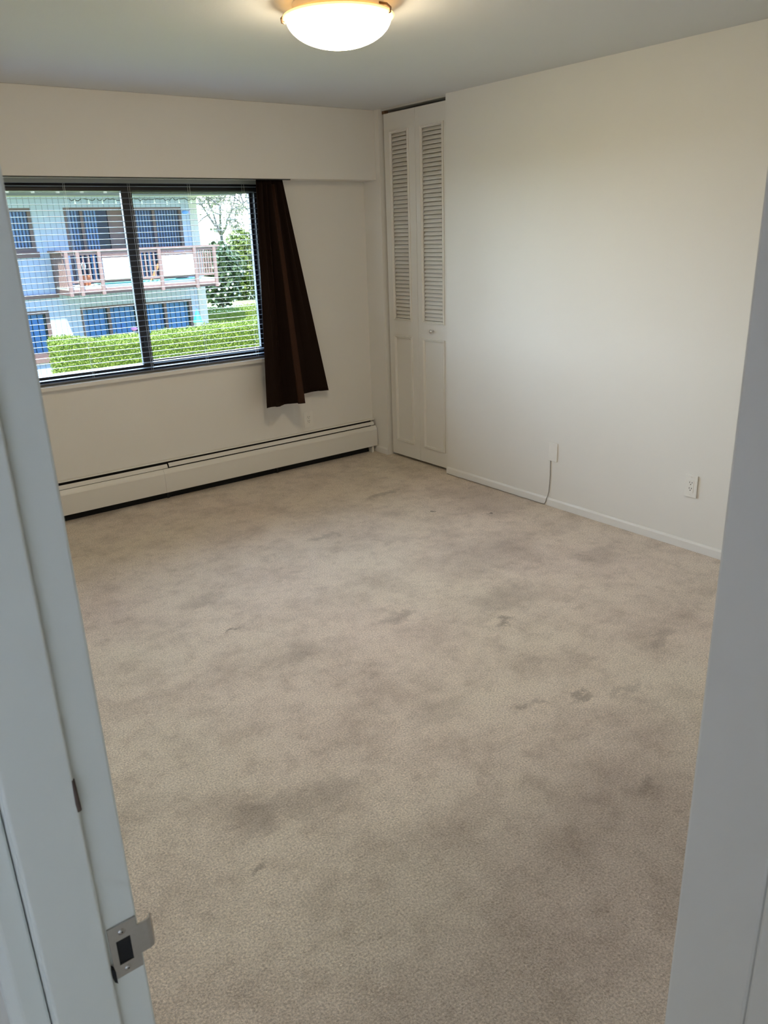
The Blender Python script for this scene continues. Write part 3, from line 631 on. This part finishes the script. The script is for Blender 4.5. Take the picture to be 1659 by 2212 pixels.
hedge('clipped_hedge', 7.6, 12.5, 19.5, 20.6, lambda x: -0.62 + .03 * math.sin(x * 4), 14000, 'short green hedge at the right beyond the building corner', 1)

def shrub(name, c, rx, ry, rz, n, m, label, cat='shrub', s=(.2, .4), flowers=None):
    mb = MB()
    for i in range(n):
        d = Vector((random.gauss(0, 1), random.gauss(0, 1), random.gauss(0, 1))).normalized() * (random.random() ** .35)
        q = (c[0] + d.x * rx * (1 + .2 * math.sin(d.z * 5)), c[1] + d.y * ry, max(GZ + .02, c[2] + d.z * rz))
        leaf(mb, q, random.uniform(*s))
    t = thing(name, (c[0], c[1], GZ), label, cat, 'shrubs on the lawn')
    obj('foliage', mb, m, t)
    st_ = MB()
    for k in range(5):
        a = random.uniform(0, 6.28); st_.tube([(c[0], c[1], GZ), (c[0] + .4 * rx * math.cos(a), c[1] + .4 * ry * math.sin(a), c[2] + .2 * rz)], .05, 5, .02)
    obj('stems', st_, BROWN, t)
    if flowers:
        fm = MB()
        for k in range(flowers[0]):
            d = Vector((random.gauss(0, 1), -abs(random.gauss(0, 1)), random.gauss(0, 1))).normalized()
            x, y, z = flowers[2] if len(flowers) > 2 else (c[0] + d.x * rx, c[1] + d.y * ry, c[2] + d.z * rz)
            x += random.gauss(0, .12) if len(flowers) > 2 else 0; z += random.gauss(0, .12) if len(flowers) > 2 else 0
            fm.lathe([(0.0001, -.07), (.08, 0), (0.0001, .07)], (x, y, max(z, GZ + .1)), 6)
        obj('blossoms', fm, flowers[1], t)
G1 = leaf_mat('mid_green_leaf', (0.035, 0.075, 0.008), (0.15, 0.18, 0.03), 2)
G2 = leaf_mat('dark_green_leaf', (0.018, 0.045, 0.014), (0.07, 0.11, 0.04), 2)
G3 = leaf_mat('pale_yellow_green_leaf', (0.13, 0.145, 0.085), (0.27, 0.27, 0.21), 2)
WF = mat('white_blossom', (0.85, 0.85, 0.88), 0.7); RF = mat('red_blossom', (0.75, 0.05, 0.06), 0.7)
shrub('garden_shrub', (15.84, 35, -.16), 1.35, 1.2, 1.65, 2600, G2, 'dark leafy shrub just right of the balcony end', flowers=(30, WF))
shrub('garden_shrub', (19.72, 39.8, 0.05), 1.55, 1.3, 2.1, 3000, G1, 'tall mid green shrub on the lawn below the distant house')
shrub('garden_shrub', (18.6, 32.8, -.25), 1.0, 0.9, 1.5, 2200, G1, 'rightmost white flowering shrub beside the window edge', flowers=(40, WF))
shrub('red_flower_bush', (16.15, 29.8, -.95), .7, .6, .85, 1300, G2, 'small bush with red flowers at the right of the lawn', flowers=(7, RF, (15.86, 29.4, -.02)))

def tree(name, base, h, spread, levels, bm, lm, nleaf, label, ls=(.12, .3), seed=1):
    rg = random.Random(seed)
    t = thing(name, base, label, 'tree', 'trees beyond the lawn'); w = MB(); lf = MB()
    def grow(p, d, l, r, lv):
        q = p; pts = [p]
        for k in range(3):
            d = (d + Vector((rg.gauss(0, .14), rg.gauss(0, .14), rg.gauss(0, .10))) * (0.25 if lv == levels else 1)).normalized(); q = q + d * l / 3; pts.append(q)
        w.tube(pts, r, 5 if lv > 1 else 3, r * .6, cap=False)
        if lv <= 1:
            for k in range(nleaf): leaf(lf, q + Vector((rg.gauss(0, .22), rg.gauss(0, .22), rg.gauss(0, .22))), rg.uniform(*ls))
        if lv == 0: return
        for k in range(4 if lv > 1 else 3):
            e = (d * .7 + Vector((rg.gauss(0, spread), rg.gauss(0, spread), rg.gauss(0.02, spread * .7)))).normalized()
            grow(pts[2] if k == 3 and lv < levels else q, e, l * rg.uniform(.55, .75), r * .56, lv - 1)
    grow(Vector(base), Vector((0, 0, 1)), h, h * .045, levels)
    obj('branches', w, bm, t); obj('leaves', lf, lm, t)
BARK = mat('pale_grey_bark', (0.085, 0.085, 0.075), 0.85, noise=0.2)
tree('blossoming_tree', (21.25, 45.0, GZ), 3.8, .62, 5, BARK, G3, 3, 'pale tree with bare twisting branches right of the building', (.10, .22), 11)
tree('garden_tree', (40.6, 75.0, GZ), 5.0, .5, 4, BARK, G3, 12, 'pale green tree far behind the distant white roofed house', (.3, .6), 5)

# distant houses
def house(name, x0, x1, y0, y1, zw, zr, wm, rm, label, axis='y'):
    t = thing(name, ((x0 + x1) / 2, y0, GZ), label, 'house')
    obj('wall', MB().box(x0, x1, y0, y1, GZ, zw), wm, t)
    xm = (x0 + x1) / 2; ym = (y0 + y1) / 2
    if axis == 'y': obj('roof', MB().prism([(x0 - .4, zw - .15), (x1 + .4, zw - .15), (xm, zr)], 'y', y0 - .4, y1 + .4), rm, t)
    else: obj('roof', MB().prism([(y0 - .4, zw - .15), (y1 + .4, zw - .15), (ym, zr)], 'x', x0 - .4, x1 + .4), rm, t)
    w = obj('window', MB().box(x0 + .8, x0 + 2.0, y0 - .04, y0, zw - 1.9, zw - .7), INT, t)
house('gabled_house', 25.6, 31.5, 58, 64, 0.6, 2.1, mat('blue_grey_house_wall', (0.45, 0.55, 0.62), 0.8), ROOF, 'distant house with white roof and blue grey wall', 'x')
house('red_roofed_house', 17.5, 27.0, 70, 77, 0.9, 2.3, mat('tan_house_wall', (0.5, 0.45, 0.36), 0.8), mat('red_brown_roof', (0.42, 0.2, 0.17), 0.8), 'distant tan house with a low red brown roof', 'x')
